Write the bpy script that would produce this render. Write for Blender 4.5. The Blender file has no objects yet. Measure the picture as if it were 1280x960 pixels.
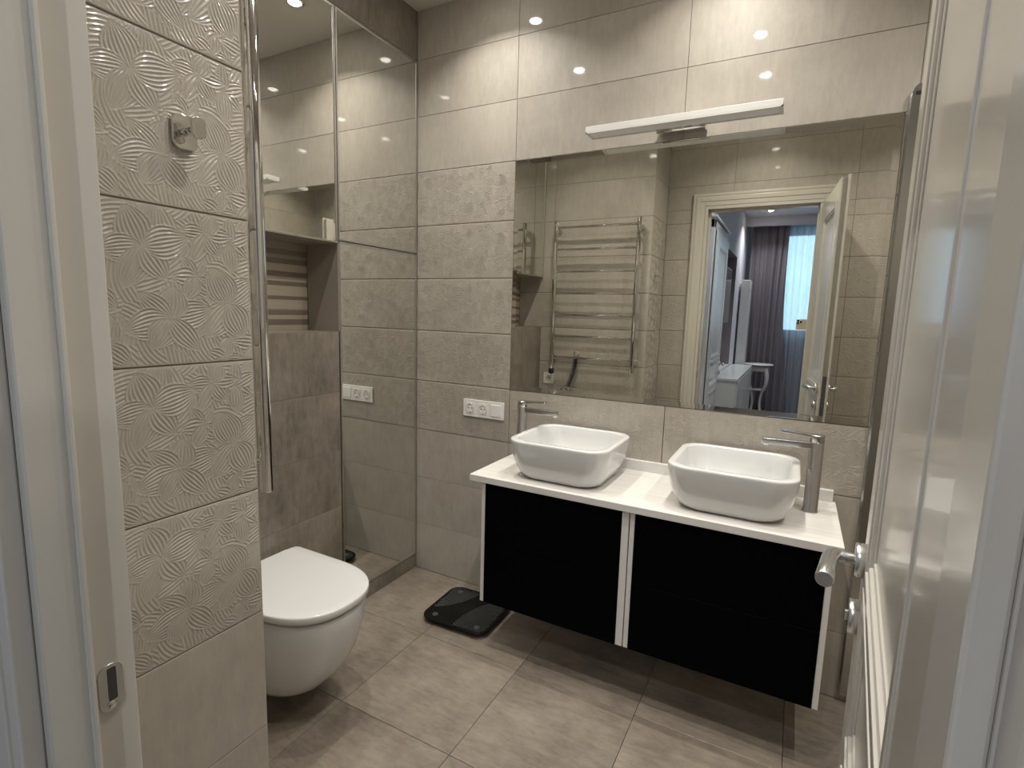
import bpy, bmesh, math, random
import numpy as np
from mathutils import Vector, Matrix
C = bpy.context.scene.collection
sc = bpy.context.scene
PI = math.pi

# ------------------------------------------------------------------ camera
CAM = Vector((1.6675, -2.1006, 1.3482))
YAW, PITCH, ROLL, F = -0.4902, -0.135, 0.0276, 659.1
def _axes():
    cy, sy, cp, sp = math.cos(YAW), math.sin(YAW), math.cos(PITCH), math.sin(PITCH)
    f = Vector((sy*cp, cy*cp, sp)); r = Vector((cy, -sy, 0)); u = r.cross(f)
    c, s = math.cos(ROLL), math.sin(ROLL)
    return c*r+s*u, -s*r+c*u, f
r_, u_, f_ = _axes()
cam = bpy.data.cameras.new('camera'); co = bpy.data.objects.new('camera', cam); C.objects.link(co)
M = Matrix.Identity(4)
for i in range(3):
    M[i][0], M[i][1], M[i][2], M[i][3] = r_[i], u_[i], -f_[i], CAM[i]
co.matrix_world = M
cam.sensor_width = 36; cam.lens = F*36/1280; cam.clip_start = 0.003; cam.clip_end = 100
sc.camera = co
sc.view_settings.view_transform = 'Standard'
sc.view_settings.look = 'None'
sc.view_settings.gamma = 1
sc.view_settings.use_curve_mapping = False
sc.view_settings.exposure = 0.02
sc.cycles.max_bounces = 14; sc.cycles.glossy_bounces = 10; sc.cycles.diffuse_bounces = 5
sc.cycles.transparent_max_bounces = 16
sc.cycles.sample_clamp_indirect = 6
# ------------------------------------------------------------------ world and daylight
w = bpy.data.worlds.new('sky'); sc.world = w; w.use_nodes = True
w.node_tree.nodes['Background'].inputs[0].default_value = (0.50, 0.74, 1.0, 1)
w.node_tree.nodes['Background'].inputs[1].default_value = 1.2
def area(name, loc, rot, sx, sy, power, col, spread=PI, shape='RECTANGLE'):
    l = bpy.data.lights.new(name, 'AREA'); l.shape = shape; l.size = sx
    if shape == 'RECTANGLE': l.size_y = sy
    l.energy = power; l.color = col; l.spread = spread
    o = bpy.data.objects.new(name, l); C.objects.link(o); o.location = loc; o.rotation_euler = rot
    return o
area('window_daylight', (2.45, -6.75, 1.85), (PI/2, 0, 0), 2.1, 1.4, 42, (0.50, 0.74, 1.0))
SPOT_POWER = 5.0
SPOT_COL = (1.0, 0.957, 0.88)
BED_POWER = 9
BED_COL = (.87, .92, 1.0)

# ------------------------------------------------------------------ materials
def mat(name, col, rough=.5, metal=0., spec=.5, coat=0., coat_rough=.05, **kw):
    m = bpy.data.materials.new(name); m.use_nodes = True
    b = m.node_tree.nodes['Principled BSDF']
    b.inputs['Base Color'].default_value = (*col, 1); b.inputs['Roughness'].default_value = rough
    b.inputs['Metallic'].default_value = metal; b.inputs['Specular IOR Level'].default_value = spec
    b.inputs['Coat Weight'].default_value = coat; b.inputs['Coat Roughness'].default_value = coat_rough
    for k, v in kw.items(): b.inputs[k.replace('_', ' ')].default_value = v
    return m
def nd(m, t, **kw):
    n = m.node_tree.nodes.new(t)
    for k, v in kw.items(): setattr(n, k, v)
    return n
def lk(m, a, b): m.node_tree.links.new(a, b)
def tile_mat(name, ca, cb, rough, coat, coat_rough, stretch=(14, 14, 3), bump=.0, mott=2.2, cc=None):
    m = mat(name, ca, rough, coat=coat, coat_rough=coat_rough)
    b = m.node_tree.nodes['Principled BSDF']
    geo = nd(m, 'ShaderNodeNewGeometry'); tc = nd(m, 'ShaderNodeTexCoord')
    mul = nd(m, 'ShaderNodeMath', operation='MULTIPLY'); mul.inputs[1].default_value = 37.0
    lk(m, geo.outputs['Random Per Island'], mul.inputs[0])
    add = nd(m, 'ShaderNodeVectorMath', operation='ADD')
    lk(m, tc.outputs['Object'], add.inputs[0]); lk(m, mul.outputs[0], add.inputs[1])
    n1 = nd(m, 'ShaderNodeTexNoise'); n1.inputs['Scale'].default_value = mott; n1.inputs['Detail'].default_value = 9
    n1.inputs['Roughness'].default_value = .68
    lk(m, add.outputs[0], n1.inputs['Vector'])
    mp = nd(m, 'ShaderNodeMapping'); mp.inputs['Scale'].default_value = stretch
    lk(m, add.outputs[0], mp.inputs['Vector'])
    n2 = nd(m, 'ShaderNodeTexNoise'); n2.inputs['Scale'].default_value = 4; n2.inputs['Detail'].default_value = 6
    n2.inputs['Roughness'].default_value = .75
    lk(m, mp.outputs[0], n2.inputs['Vector'])
    mx = nd(m, 'ShaderNodeMath', operation='MULTIPLY_ADD'); mx.inputs[1].default_value = .62
    m2 = nd(m, 'ShaderNodeMath', operation='MULTIPLY'); m2.inputs[1].default_value = .38
    lk(m, n2.outputs[0], m2.inputs[0]); lk(m, n1.outputs[0], mx.inputs[0]); lk(m, m2.outputs[0], mx.inputs[2])
    cr = nd(m, 'ShaderNodeValToRGB')
    cr.color_ramp.elements[0].position = .36; cr.color_ramp.elements[0].color = (*cb, 1)
    cr.color_ramp.elements[1].position = .64; cr.color_ramp.elements[1].color = (*ca, 1)
    lk(m, mx.outputs[0], cr.inputs[0]); lk(m, cr.outputs[0], b.inputs['Base Color'])
    if bump:
        bp = nd(m, 'ShaderNodeBump'); bp.inputs['Strength'].default_value = bump; bp.inputs['Distance'].default_value = .002
        lk(m, n1.outputs[0], bp.inputs['Height']); lk(m, bp.outputs[0], b.inputs['Normal'])
    return m
T_LIGHT = tile_mat('glazed_concrete_tile', (.455, .418, .362), (.325, .295, .252), .55, .6, .045)
T_EMB = tile_mat('embossed_glazed_tile', (.455, .418, .362), (.34, .305, .258), .42, 1.0, .08)
T_DARK = tile_mat('taupe_concrete_tile', (.27, .232, .19), (.105, .09, .072), .40, .35, .12, mott=3.2)
T_FLOOR = tile_mat('floor_concrete_tile', (.315, .268, .215), (.132, .109, .087), .38, .25, .22, stretch=(3, 12, 3), mott=3.4)
T_STRIPE = mat('striped_wood_tile', (.2, .17, .14), .45)
def _stripe(m):
    b = m.node_tree.nodes['Principled BSDF']; tc = nd(m, 'ShaderNodeTexCoord'); sp = nd(m, 'ShaderNodeSeparateXYZ')
    lk(m, tc.outputs['Object'], sp.inputs[0])
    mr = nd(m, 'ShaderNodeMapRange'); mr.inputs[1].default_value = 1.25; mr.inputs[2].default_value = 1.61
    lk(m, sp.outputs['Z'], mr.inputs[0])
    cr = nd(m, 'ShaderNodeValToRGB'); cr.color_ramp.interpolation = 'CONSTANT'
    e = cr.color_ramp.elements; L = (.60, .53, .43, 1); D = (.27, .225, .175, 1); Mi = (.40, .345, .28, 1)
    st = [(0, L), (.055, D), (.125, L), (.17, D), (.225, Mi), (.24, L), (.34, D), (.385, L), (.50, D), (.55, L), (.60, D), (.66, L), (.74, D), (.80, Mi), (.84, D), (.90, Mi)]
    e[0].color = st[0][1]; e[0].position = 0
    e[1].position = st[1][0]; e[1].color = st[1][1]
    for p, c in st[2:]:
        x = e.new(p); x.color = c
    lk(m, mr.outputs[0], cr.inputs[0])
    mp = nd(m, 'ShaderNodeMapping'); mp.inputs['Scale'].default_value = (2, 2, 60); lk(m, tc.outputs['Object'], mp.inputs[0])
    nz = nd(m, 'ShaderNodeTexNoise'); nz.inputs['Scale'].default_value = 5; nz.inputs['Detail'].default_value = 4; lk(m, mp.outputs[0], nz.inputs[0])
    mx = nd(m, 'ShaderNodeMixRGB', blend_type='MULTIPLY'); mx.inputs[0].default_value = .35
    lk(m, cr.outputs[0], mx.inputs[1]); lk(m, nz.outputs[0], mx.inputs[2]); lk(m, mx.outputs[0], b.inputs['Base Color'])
_stripe(T_STRIPE)
GROUT = mat('grout', (.16, .135, .11), .9)
CHROME = mat('polished_chrome', (.74, .73, .71), .06, 1)
STEEL = mat('brushed_steel', (.56, .55, .53), .24, 1)
SATIN = mat('satin_chrome', (.66, .66, .65), .27, 1)
ALU = mat('aluminium_frame', (.62, .61, .58), .3, 1)
MIRROR = mat('mirror_silver', (.82, .82, .765), .0, 1)
MIRROR2 = mat('mirror_silver_bronze', (.80, .80, .765), .0, 1)
CERAMIC = mat('white_ceramic', (.67, .67, .665), .12, coat=.6, coat_rough=.03)
PLASTIC = mat('white_plastic', (.74, .73, .70), .35)
PLASTIC_G = mat('shaded_plastic', (.55, .54, .51), .4)
BLACK = mat('black_lacquer', (.0012, .0012, .0016), .5, spec=.03)
DARK = mat('dark_void', (.01, .01, .01), .8)
RUBBER = mat('black_rubber', (.015, .015, .016), .4)
LACQ = mat('cream_lacquer', (.52, .49, .435), .3, coat=.55, coat_rough=.1)
WHITE_LACQ = mat('white_lacquer', (.66, .655, .64), .3, coat=.3)
BOARD = mat('white_carcass_board', (.66, .64, .61), .45)
CEIL = mat('ceiling_paint', (.60, .57, .52), .55, coat=.12, coat_rough=.3)
GREYPANEL = mat('taupe_panel', (.29, .255, .22), .5)
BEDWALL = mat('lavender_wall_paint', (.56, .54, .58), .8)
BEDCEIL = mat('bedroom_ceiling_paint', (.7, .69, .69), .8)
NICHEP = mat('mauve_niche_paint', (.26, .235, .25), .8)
GLASSBLK = mat('black_glass', (.002, .0025, .0025), .12, spec=.3)
def wood(name, a, b_, sc_=(1, 14, 1)):
    m = mat(name, a, .4); b = m.node_tree.nodes['Principled BSDF']; tc = nd(m, 'ShaderNodeTexCoord')
    mp = nd(m, 'ShaderNodeMapping'); mp.inputs['Scale'].default_value = sc_; lk(m, tc.outputs['Object'], mp.inputs[0])
    nz = nd(m, 'ShaderNodeTexNoise'); nz.inputs['Scale'].default_value = 4; nz.inputs['Detail'].default_value = 6; lk(m, mp.outputs[0], nz.inputs[0])
    cr = nd(m, 'ShaderNodeValToRGB'); cr.color_ramp.elements[0].color = (*b_, 1); cr.color_ramp.elements[1].color = (*a, 1)
    cr.color_ramp.elements[0].position = .3; cr.color_ramp.elements[1].position = .7
    lk(m, nz.outputs[0], cr.inputs[0]); lk(m, cr.outputs[0], b.inputs['Base Color']); return m
COUNTER = wood('whitewashed_worktop', (.72, .70, .67), (.62, .59, .56), (1.2, 16, 1))
BEDFLOOR = wood('dark_parquet', (.12, .095, .075), (.06, .045, .035), (12, 1, 1))
def glassy(name, tint=(.93, .97, .95), refl=.12):
    m = bpy.data.materials.new(name); m.use_nodes = True; nt = m.node_tree; nt.nodes.clear()
    o = nd(m, 'ShaderNodeOutputMaterial'); t = nd(m, 'ShaderNodeBsdfTransparent'); g = nd(m, 'ShaderNodeBsdfGlossy')
    t.inputs[0].default_value = (*tint, 1); g.inputs['Roughness'].default_value = .02
    f = nd(m, 'ShaderNodeFresnel'); f.inputs[0].default_value = 1.45; x = nd(m, 'ShaderNodeMixShader')
    lk(m, f.outputs[0], x.inputs[0]); lk(m, t.outputs[0], x.inputs[1]); lk(m, g.outputs[0], x.inputs[2]); lk(m, x.outputs[0], o.inputs[0])
    return m
GLASS = glassy('clear_glass')
def cloth(name, col, trans, transp):
    m = bpy.data.materials.new(name); m.use_nodes = True; nt = m.node_tree; nt.nodes.clear()
    o = nd(m, 'ShaderNodeOutputMaterial'); d = nd(m, 'ShaderNodeBsdfDiffuse'); t = nd(m, 'ShaderNodeBsdfTranslucent'); p = nd(m, 'ShaderNodeBsdfTransparent')
    d.inputs[0].default_value = (*col, 1); t.inputs[0].default_value = (*col, 1)
    a = nd(m, 'ShaderNodeMixShader'); b = nd(m, 'ShaderNodeMixShader'); a.inputs[0].default_value = trans; b.inputs[0].default_value = transp
    lk(m, d.outputs[0], a.inputs[1]); lk(m, t.outputs[0], a.inputs[2]); lk(m, a.outputs[0], b.inputs[1]); lk(m, p.outputs[0], b.inputs[2]); lk(m, b.outputs[0], o.inputs[0])
    return m
SHEER = cloth('sheer_voile', (.50, .54, .60), .5, .22)
DRAPE = cloth('mauve_drape', (.20, .175, .195), .08, 0)
def emis(name, col, s):
    m = bpy.data.materials.new(name); m.use_nodes = True; nt = m.node_tree; nt.nodes.clear()
    o = nd(m, 'ShaderNodeOutputMaterial'); e = nd(m, 'ShaderNodeEmission'); e.inputs[0].default_value = (*col, 1); e.inputs[1].default_value = s
    lk(m, e.outputs[0], o.inputs[0]); return m
BULB = emis('lamp_lens', (1, .94, .84), 120)

# ------------------------------------------------------------------ mesh helpers
def bx(bm, x0, x1, y0, y1, z0, z1, bev=0., seg=2, mi=0, rot=None):
    vs = [bm.verts.new(p) for p in ((x0,y0,z0),(x1,y0,z0),(x1,y1,z0),(x0,y1,z0),(x0,y0,z1),(x1,y0,z1),(x1,y1,z1),(x0,y1,z1))]
    fs = [bm.faces.new([vs[i] for i in q]) for q in ((0,3,2,1),(4,5,6,7),(0,1,5,4),(1,2,6,5),(2,3,7,6),(3,0,4,7))]
    for f in fs: f.material_index = mi
    if bev:
        es = {e for f in fs for e in f.edges}
        r = bmesh.ops.bevel(bm, geom=list(es), offset=bev, segments=seg, profile=.5, affect='EDGES')
        for f in r['faces']: f.material_index = mi
    return fs
def frame_of(d):
    d = Vector(d).normalized(); a = Vector((0, 0, 1)) if abs(d.z) < .9 else Vector((1, 0, 0))
    x = d.cross(a).normalized(); return x, d.cross(x).normalized(), d
def lathe(bm, base, axis, prof, n=32, mi=0):
    """prof: (radius, distance along axis)"""
    x, y, d = frame_of(axis); base = Vector(base); rings = []
    for r, h in prof:
        if r < 1e-6: rings.append([bm.verts.new(base+d*h)])
        else: rings.append([bm.verts.new(base+d*h+(x*math.cos(2*PI*i/n)+y*math.sin(2*PI*i/n))*r) for i in range(n)])
    for a, b in zip(rings, rings[1:]):
        for i in range(n):
            j = (i+1) % n
            if len(a) == 1 and len(b) == 1: continue
            if len(a) == 1: f = bm.faces.new((a[0], b[j], b[i]))
            elif len(b) == 1: f = bm.faces.new((a[i], a[j], b[0]))
            else: f = bm.faces.new((a[i], a[j], b[j], b[i]))
            f.smooth = True; f.material_index = mi
def cyl(bm, a, b, r, n=24, bev=.001, mi=0):
    a, b = Vector(a), Vector(b); L = (b-a).length; bev = min(bev, L*.3, r*.5)
    lathe(bm, a, b-a, [(0, 0), (r-bev, 0), (r, bev), (r, L-bev), (r-bev, L), (0, L)], n, mi)
def tube(bm, pts, r, n=12, cap=True):
    pts = [Vector(p) for p in pts]; rings = []; rr = r if hasattr(r, '__len__') else [r]*len(pts); px = None
    for i, p in enumerate(pts):
        d = (pts[min(i+1, len(pts)-1)]-pts[max(i-1, 0)]).normalized()
        if px is None: x, y, _ = frame_of(d)
        else:
            x = (px-d*px.dot(d)).normalized(); y = d.cross(x)
        px = x
        rings.append([bm.verts.new(p+(x*math.cos(2*PI*k/n)+y*math.sin(2*PI*k/n))*rr[i]) for k in range(n)])
    for a, b in zip(rings, rings[1:]):
        for k in range(n):
            f = bm.faces.new((a[k], a[(k+1) % n], b[(k+1) % n], b[k])); f.smooth = True
    if cap: bm.faces.new(rings[0][::-1]); bm.faces.new(rings[-1])
def loft(bm, rings, cap0=True, cap1=True, smooth=True):
    R = [[bm.verts.new(p) for p in r] for r in rings]; n = len(R[0])
    for a, b in zip(R, R[1:]):
        for k in range(n):
            f = bm.faces.new((a[k], a[(k+1) % n], b[(k+1) % n], b[k])); f.smooth = smooth
    if cap0: bm.faces.new(R[0][::-1])
    if cap1: bm.faces.new(R[-1])
def rrect(hx, hy, r, n=8):
    """rounded rectangle outline, ccw"""
    r = min(r, hx-1e-5, hy-1e-5); o = []
    for cx, cy, a0 in ((hx-r, hy-r, 0), (-hx+r, hy-r, PI/2), (-hx+r, -hy+r, PI), (hx-r, -hy+r, 3*PI/2)):
        for i in range(n+1):
            a = a0+PI/2*i/n; o.append((cx+r*math.cos(a), cy+r*math.sin(a)))
    return o
def slab(bm, outline, z0, z1, bev=.001, to=None):
    """outline list (a,b) extruded from z0 to z1 with a small rounded edge; to maps (a,b,h)->point"""
    to = to or (lambda a, b, h: (a, b, h)); cx = sum(p[0] for p in outline)/len(outline); cy = sum(p[1] for p in outline)/len(outline)
    def sh(k):
        out = []
        for a, b in outline:
            dx, dy = a-cx, b-cy; L = math.hypot(dx, dy) or 1; out.append((a-dx/L*k, b-dy/L*k))
        return out
    s = 1 if z1 > z0 else -1
    rings = [[to(a, b, z0) for a, b in sh(bev)], [to(a, b, z0+s*bev) for a, b in outline], [to(a, b, z1-s*bev) for a, b in outline], [to(a, b, z1-s*bev*.3) for a, b in sh(bev*.3)], [to(a, b, z1) for a, b in sh(bev)]]
    loft(bm, rings)
def obj(name, bm, m, parent=None, fix=True):
    if fix: bmesh.ops.recalc_face_normals(bm, faces=bm.faces[:])
    me = bpy.data.meshes.new(name); bm.to_mesh(me); bm.free()
    for k in (m if isinstance(m, (list, tuple)) else [m]): me.materials.append(k)
    o = bpy.data.objects.new(name, me); C.objects.link(o)
    if parent is not None: o.parent = parent
    return o
def tag(o, label, cat, group=None):
    o['label'] = label; o['category'] = cat
    if group: o['group'] = group
    return o
def thing(name, label, cat, loc=(0, 0, 0), rotz=0, group=None):
    o = bpy.data.objects.new(name, None); C.objects.link(o); o.location = loc; o.rotation_euler = (0, 0, rotz)
    o.empty_display_size = .05
    return tag(o, label, cat, group)
def struct(o, label=None, cat=None):
    o['kind'] = 'structure'
    if label: o['label'] = label
    if cat: o['category'] = cat
    return o
def NB(): return bmesh.new()
def simple(name, mats, *boxes, parent=None):
    bm = NB()
    for b in boxes: bx(bm, *b)
    return obj(name, bm, mats, parent)
def dup(root, loc, rotz=None, label=None, group=None):
    r = root.copy(); C.objects.link(r); r.location = loc
    if rotz is not None: r.rotation_euler = (0, 0, rotz)
    if label: r['label'] = label
    if group: r['group'] = group
    for ch in list(root.children):
        c = ch.copy(); C.objects.link(c); c.parent = r
        for g in list(ch.children):
            d = g.copy(); C.objects.link(d); d.parent = c
    return r

# ------------------------------------------------------------------ embossed flower relief
rng = np.random.RandomState(11)
TW, TH = .70, .25
_fl = []
_anchor = [(x_, y_, r_) for x_, y_, r_ in zip(rng.rand(14)*TW, rng.rand(14)*TH, rng.uniform(.03, .05, 14))]
_anchor = [(.06, .13, .085), (.20, .185, .075), (.235, .075, .07), (.335, .10, .08), (.44, .19, .075), (.50, .08, .08), (.60, .15, .085), (.66, .04, .06),
           (.14, .035, .055), (.30, .215, .05), (.39, .03, .05), (.545, .225, .05), (.105, .225, .05), (.13, .115, .045), (.28, .145, .04), (.42, .115, .045)]+_anchor
for (cx, cy, R_) in _anchor[::-1]:
    n = rng.choice([5, 6]); ph = rng.rand()*6.28
    for k in range(n):
        if rng.rand() < .06: continue
        _fl.append((cx, cy, ph+2*PI*k/n+rng.uniform(-.18, .18), R_*rng.uniform(.75, 1.08), R_*rng.uniform(.24, .36), rng.uniform(-.25, .25)))
_seeds = np.column_stack([rng.rand(70)*TW, rng.rand(70)*TH]); _sang = rng.rand(70)*PI; _scur = rng.uniform(-9, 9, 70)
def relief(u, v, sharp=3.2):
    """height 0..1 of the relief at tile coordinates"""
    u = u % TW
    du = u[..., None]-_seeds[:, 0]; du -= TW*np.round(du/TW); dv = v[..., None]-_seeds[:, 1]
    idx = np.argmin(du*du+dv*dv, -1)
    a = _sang[idx]; dx = np.take_along_axis(du, idx[..., None], -1)[..., 0]; dy = np.take_along_axis(dv, idx[..., None], -1)[..., 0]
    p = dx*np.cos(a)+dy*np.sin(a); q = -dx*np.sin(a)+dy*np.cos(a)
    h = .8*(.5+.5*np.cos(2*PI*(q+_scur[idx]*p*p)/.0064))**sharp
    for (cx, cy, th, L, W, cur) in _fl:
        dx = u-cx; dx = dx-TW*np.round(dx/TW); dy = v-cy
        p = (dx*math.cos(th)+dy*math.sin(th))/L; q = -dx*math.sin(th)+dy*math.cos(th)
        q = q-cur*L*p*p*.5
        ins = (p > .02) & (p < 1)
        pp = np.clip(p, .02, 1); ww = W*np.sin(PI*pp**.85)**.75+1e-5
        ph = q/ww; ins &= np.abs(ph) < 1.06
        N = 2*max(2, round(W/.0060))
        r = (.5+.5*np.cos(2*PI*ph*N/2))**sharp
        fade = np.clip(ww/(N*.0022), .25, 1)
        edge = np.exp(-((np.abs(ph)-1)*ww/.0011)**2)
        hh = np.maximum(r*fade, edge*.9)*(.75+.35*np.sin(PI*pp))
        h = np.where(ins, hh, h)
    return h
class Tiles:
    """one wall or floor: bevelled tiles over a grout slab, world coordinates"""
    def __init__(s, O, U, V, N):
        s.O, s.U, s.V, s.N = (np.array(a, float) for a in (O, U, V, N)); s.vs = []; s.fs = []; s.mi = []; s.sm = []; s.n = 0
        s.flip = np.dot(np.cross(s.U, s.V), s.N) < 0
    def add(s, P, Q, mi, sm):
        P = np.asarray(P, float); Q = np.asarray(Q)
        W = s.O+P[:, :1]*s.U+P[:, 1:2]*s.V+P[:, 2:3]*s.N
        if s.flip: Q = Q[:, ::-1]
        s.vs.append(W); s.fs.append(Q+s.n); s.mi += [mi]*len(Q); s.sm += [sm]*len(Q); s.n += len(P)
    def tile(s, u0, u1, v0, v1, mi, g=.0008, b=.0009):
        a0, a1, b0, b1 = u0+g, u1-g, v0+g, v1-g; z = -.0022
        P = [(a0,b0,z),(a1,b0,z),(a1,b1,z),(a0,b1,z),(a0,b0,-b*.6),(a1,b0,-b*.6),(a1,b1,-b*.6),(a0,b1,-b*.6),(a0+b,b0+b,0),(a1-b,b0+b,0),(a1-b,b1-b,0),(a0+b,b1-b,0)]
        Q = [(8,9,10,11),(4,5,9,8),(5,6,10,9),(6,7,11,10),(7,4,8,11),(0,1,5,4),(1,2,6,5),(2,3,7,6),(3,0,4,7)]
        s.add(P, Q, mi, False)
    def emboss(s, u0, u1, v0, v1, tu, tv, mi, step, amp=.0013, g=.0008, b=.0012):
        a0, a1, b0, b1 = u0+g+b, u1-g-b, v0+g+b, v1-g-b
        nu, nv = max(2, int((a1-a0)/step)), max(2, int((b1-b0)/step))
        uu, vv = np.meshgrid(np.linspace(a0, a1, nu+1), np.linspace(b0, b1, nv+1))
        if step > .0015: amp = .0019
        H = relief(uu-tu, vv-tv, 3.2 if step < .0015 else 2.2)*amp
        H *= np.clip(np.minimum(np.minimum(uu-a0, a1-uu), np.minimum(vv-b0, b1-vv))/.004, 0, 1)
        P = np.column_stack([uu.ravel(), vv.ravel(), H.ravel()])
        i = np.arange(nu)[None, :]+np.arange(nv)[:, None]*(nu+1); i = i.ravel()
        Q = np.column_stack([i, i+1, i+nu+2, i+nu+1])
        n0 = len(P); P = np.vstack([P, [(a0-b,b0-b,-.0022),(a1+b,b0-b,-.0022),(a1+b,b1+b,-.0022),(a0-b,b1+b,-.0022)]])
        s.add(P, Q, mi, True)
        c = [0, nu, (nu+1)*(nv+1)-1, (nu+1)*nv]
        k = s.n-4
        base = s.n-len(P)
        q = np.array([(k, k+1, base+c[1], base+c[0]), (k+1, k+2, base+c[2], base+c[1]), (k+2, k+3, base+c[3], base+c[2]), (k+3, k, base+c[0], base+c[3])])
        if s.flip: q = q[:, ::-1]
        s.fs.append(q); s.mi += [mi]*4; s.sm += [False]*4
    def back(s, u0, u1, v0, v1, t, mi):
        P = [(u0,v0,-t),(u1,v0,-t),(u1,v1,-t),(u0,v1,-t),(u0,v0,-.002),(u1,v0,-.002),(u1,v1,-.002),(u0,v1,-.002)]
        Q = [(4,5,6,7),(1,0,3,2),(0,1,5,4),(1,2,6,5),(2,3,7,6),(3,0,4,7)]
        s.add(P, Q, mi, False)
    def field(s, rect, us, vs, t, mt, mg, emb=None, step=.003, me=None):
        """rect clipped by joint lines us (or a function of the row) and vs; emb(v mid, u mid) -> bool"""
        u0, u1, v0, v1 = rect; s.back(u0, u1, v0, v1, t, mg)
        V = [v0]+[v for v in vs if v0+.004 < v < v1-.004]+[v1]
        for j, (a, b) in enumerate(zip(V, V[1:])):
            uj = us
            U = [u0]+[x for x in uj if u0+.004 < x < u1-.004]+[u1]
            for c, d in zip(U, U[1:]):
                if emb and emb((a+b)/2, (c+d)/2):
                    base = max([v for v in vs if v <= a+.004], default=a)
                    ub = max([x for x in uj if x <= c+.004], default=c)
                    s.emboss(c, d, a, b, ub, base, me if me is not None else mt, step)
                else: s.tile(c, d, a, b, mt)
    def build(s, name, mats, parent=None):
        me = bpy.data.meshes.new(name); me.from_pydata(np.vstack(s.vs).tolist(), [], np.vstack(s.fs).tolist())
        me.polygons.foreach_set('material_index', s.mi); me.polygons.foreach_set('use_smooth', s.sm); me.update()
        for m in mats: me.materials.append(m)
        o = bpy.data.objects.new(name, me); C.objects.link(o)
        if parent is not None: o.parent = parent
        return o
ROWS = [.248+.25*k for k in range(-1, 10)]          # horizontal joints .. 2.498
H = 2.71; XR = 2.75; YT = -1.4635; YD = -1.845; XA = .782
isemb = lambda v, u: .748 < v < 1.998

# ------------------------------------------------------------------ room shell
t = Tiles((0, 0, 0), (1, 0, 0), (0, 0, 1), (0, -1, 0))
UB = [.535+.70*k for k in range(-1, 4)]
t.back(-.28, XR+.08, -.08, H, .08, 1)
t.field((0, .535, 0, H), UB, ROWS, .08, 0, 1, lambda v, u: isemb(v, u), .0019, 2)
t.field((.535, XR, 0, .998), UB, ROWS, .08, 0, 1, lambda v, u: isemb(v, u), .0028, 2)
t.field((.535, 1.905, .998, 1.998), UB, [1.498], .08, 0, 1)          # hidden behind the mirror
t.field((1.905, XR, .998, 1.998), UB, ROWS, .08, 0, 1, lambda v, u: isemb(v, u), .004, 2)
t.field((.535, XR, 1.998, H), UB, ROWS, .08, 0, 1)
struct(t.build('wall_back', [T_LIGHT, GROUT, T_EMB]), 'glossy beige concrete-look tiled wall behind the basins', 'wall')

t = Tiles((0, 0, 0), (0, 1, 0), (0, 0, 1), (1, 0, 0))               # lower dark tiled box behind the toilet
t.field((YT, -.509, 0, 1.250), [-1.18], ROWS, .185, 0, 1)
t.field((YT, -.0, 2.493, H), [-1.0, -.32], ROWS, .185, 0, 1)
t.back(YT, -.509, 2.484, 2.493, .18, 1)
t.add([(YT, 1.2505, 0), (-.509, 1.2505, 0), (-.509, 1.2505, -.185), (YT, 1.2505, -.185)], [(0, 1, 2, 3)], 0, False)
struct(t.build('wall_left', [T_DARK, mat('pale_grout', (.34, .30, .25), .85)]), 'taupe tiled wall behind the toilet', 'wall')
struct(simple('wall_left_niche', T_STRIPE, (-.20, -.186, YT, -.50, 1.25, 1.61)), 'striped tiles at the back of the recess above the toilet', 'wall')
struct(simple('wall_left_outer', GROUT, (-.26, -.20, YT-.38, .08, 0, H)))
t = Tiles((0, 0, 0), (0, 1, 0), (0, 0, 1), (1, 0, 0))
t.tile(-.509, -.0, 0, .072, 0); t.back(-.509, 0, 0, .072, .185, 0)
struct(t.build('trim_1', [T_DARK]), 'low taupe tiled kerb under the tall mirror', 'kerb')

t = Tiles((0, YT, 0), (1, 0, 0), (0, 0, 1), (0, 1, 0))              # towel rail wall
t.field((-.185, XA-.0023, 0, H), [.08], ROWS, .06, 0, 1, lambda v, u: isemb(v, u), .0035, 2)
t2 = Tiles((XA, 0, 0), (0, 1, 0), (0, 0, 1), (1, 0, 0))             # the near side of the same pier
t2.field((YD, YT-.0023, 0, H), [], ROWS, .06, 0, 1, lambda v, u: isemb(v, u), .00125, 2)
o = t.build('wall_pier', [T_LIGHT, GROUT, T_EMB]); struct(o, 'pier wall carrying the towel rail', 'wall')
struct(t2.build('wall_pier_side', [T_LIGHT, GROUT, T_EMB]), 'flower-embossed tiled wall at the near left beside the door frame', 'wall')

t = Tiles((0, YD, 0), (1, 0, 0), (0, 0, 1), (0, 1, 0))              # wall with the doorway
UD = [1.215-.7, 1.215, 1.915, 2.615]
for rc in ((XA, 1.045, 0, 2.09), (1.751, XR, 0, 2.09), (XA, XR, 2.09, H)):
    t.field(rc, UD, ROWS, .06, 0, 1, lambda v, u: isemb(v, u), .004, 2)
struct(t.build('wall_front', [T_LIGHT, GROUT, T_EMB]), 'beige tiled wall around the doorway, seen in the mirror', 'wall')
t = Tiles((XR, 0, 0), (0, 1, 0), (0, 0, 1), (-1, 0, 0))
t.field((YD, 0, 0, H), [-1.2, -.5], ROWS, .08, 0, 1)
struct(t.build('wall_right', [T_LIGHT, GROUT]), 'beige tiled wall at the shower end', 'wall')

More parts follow.
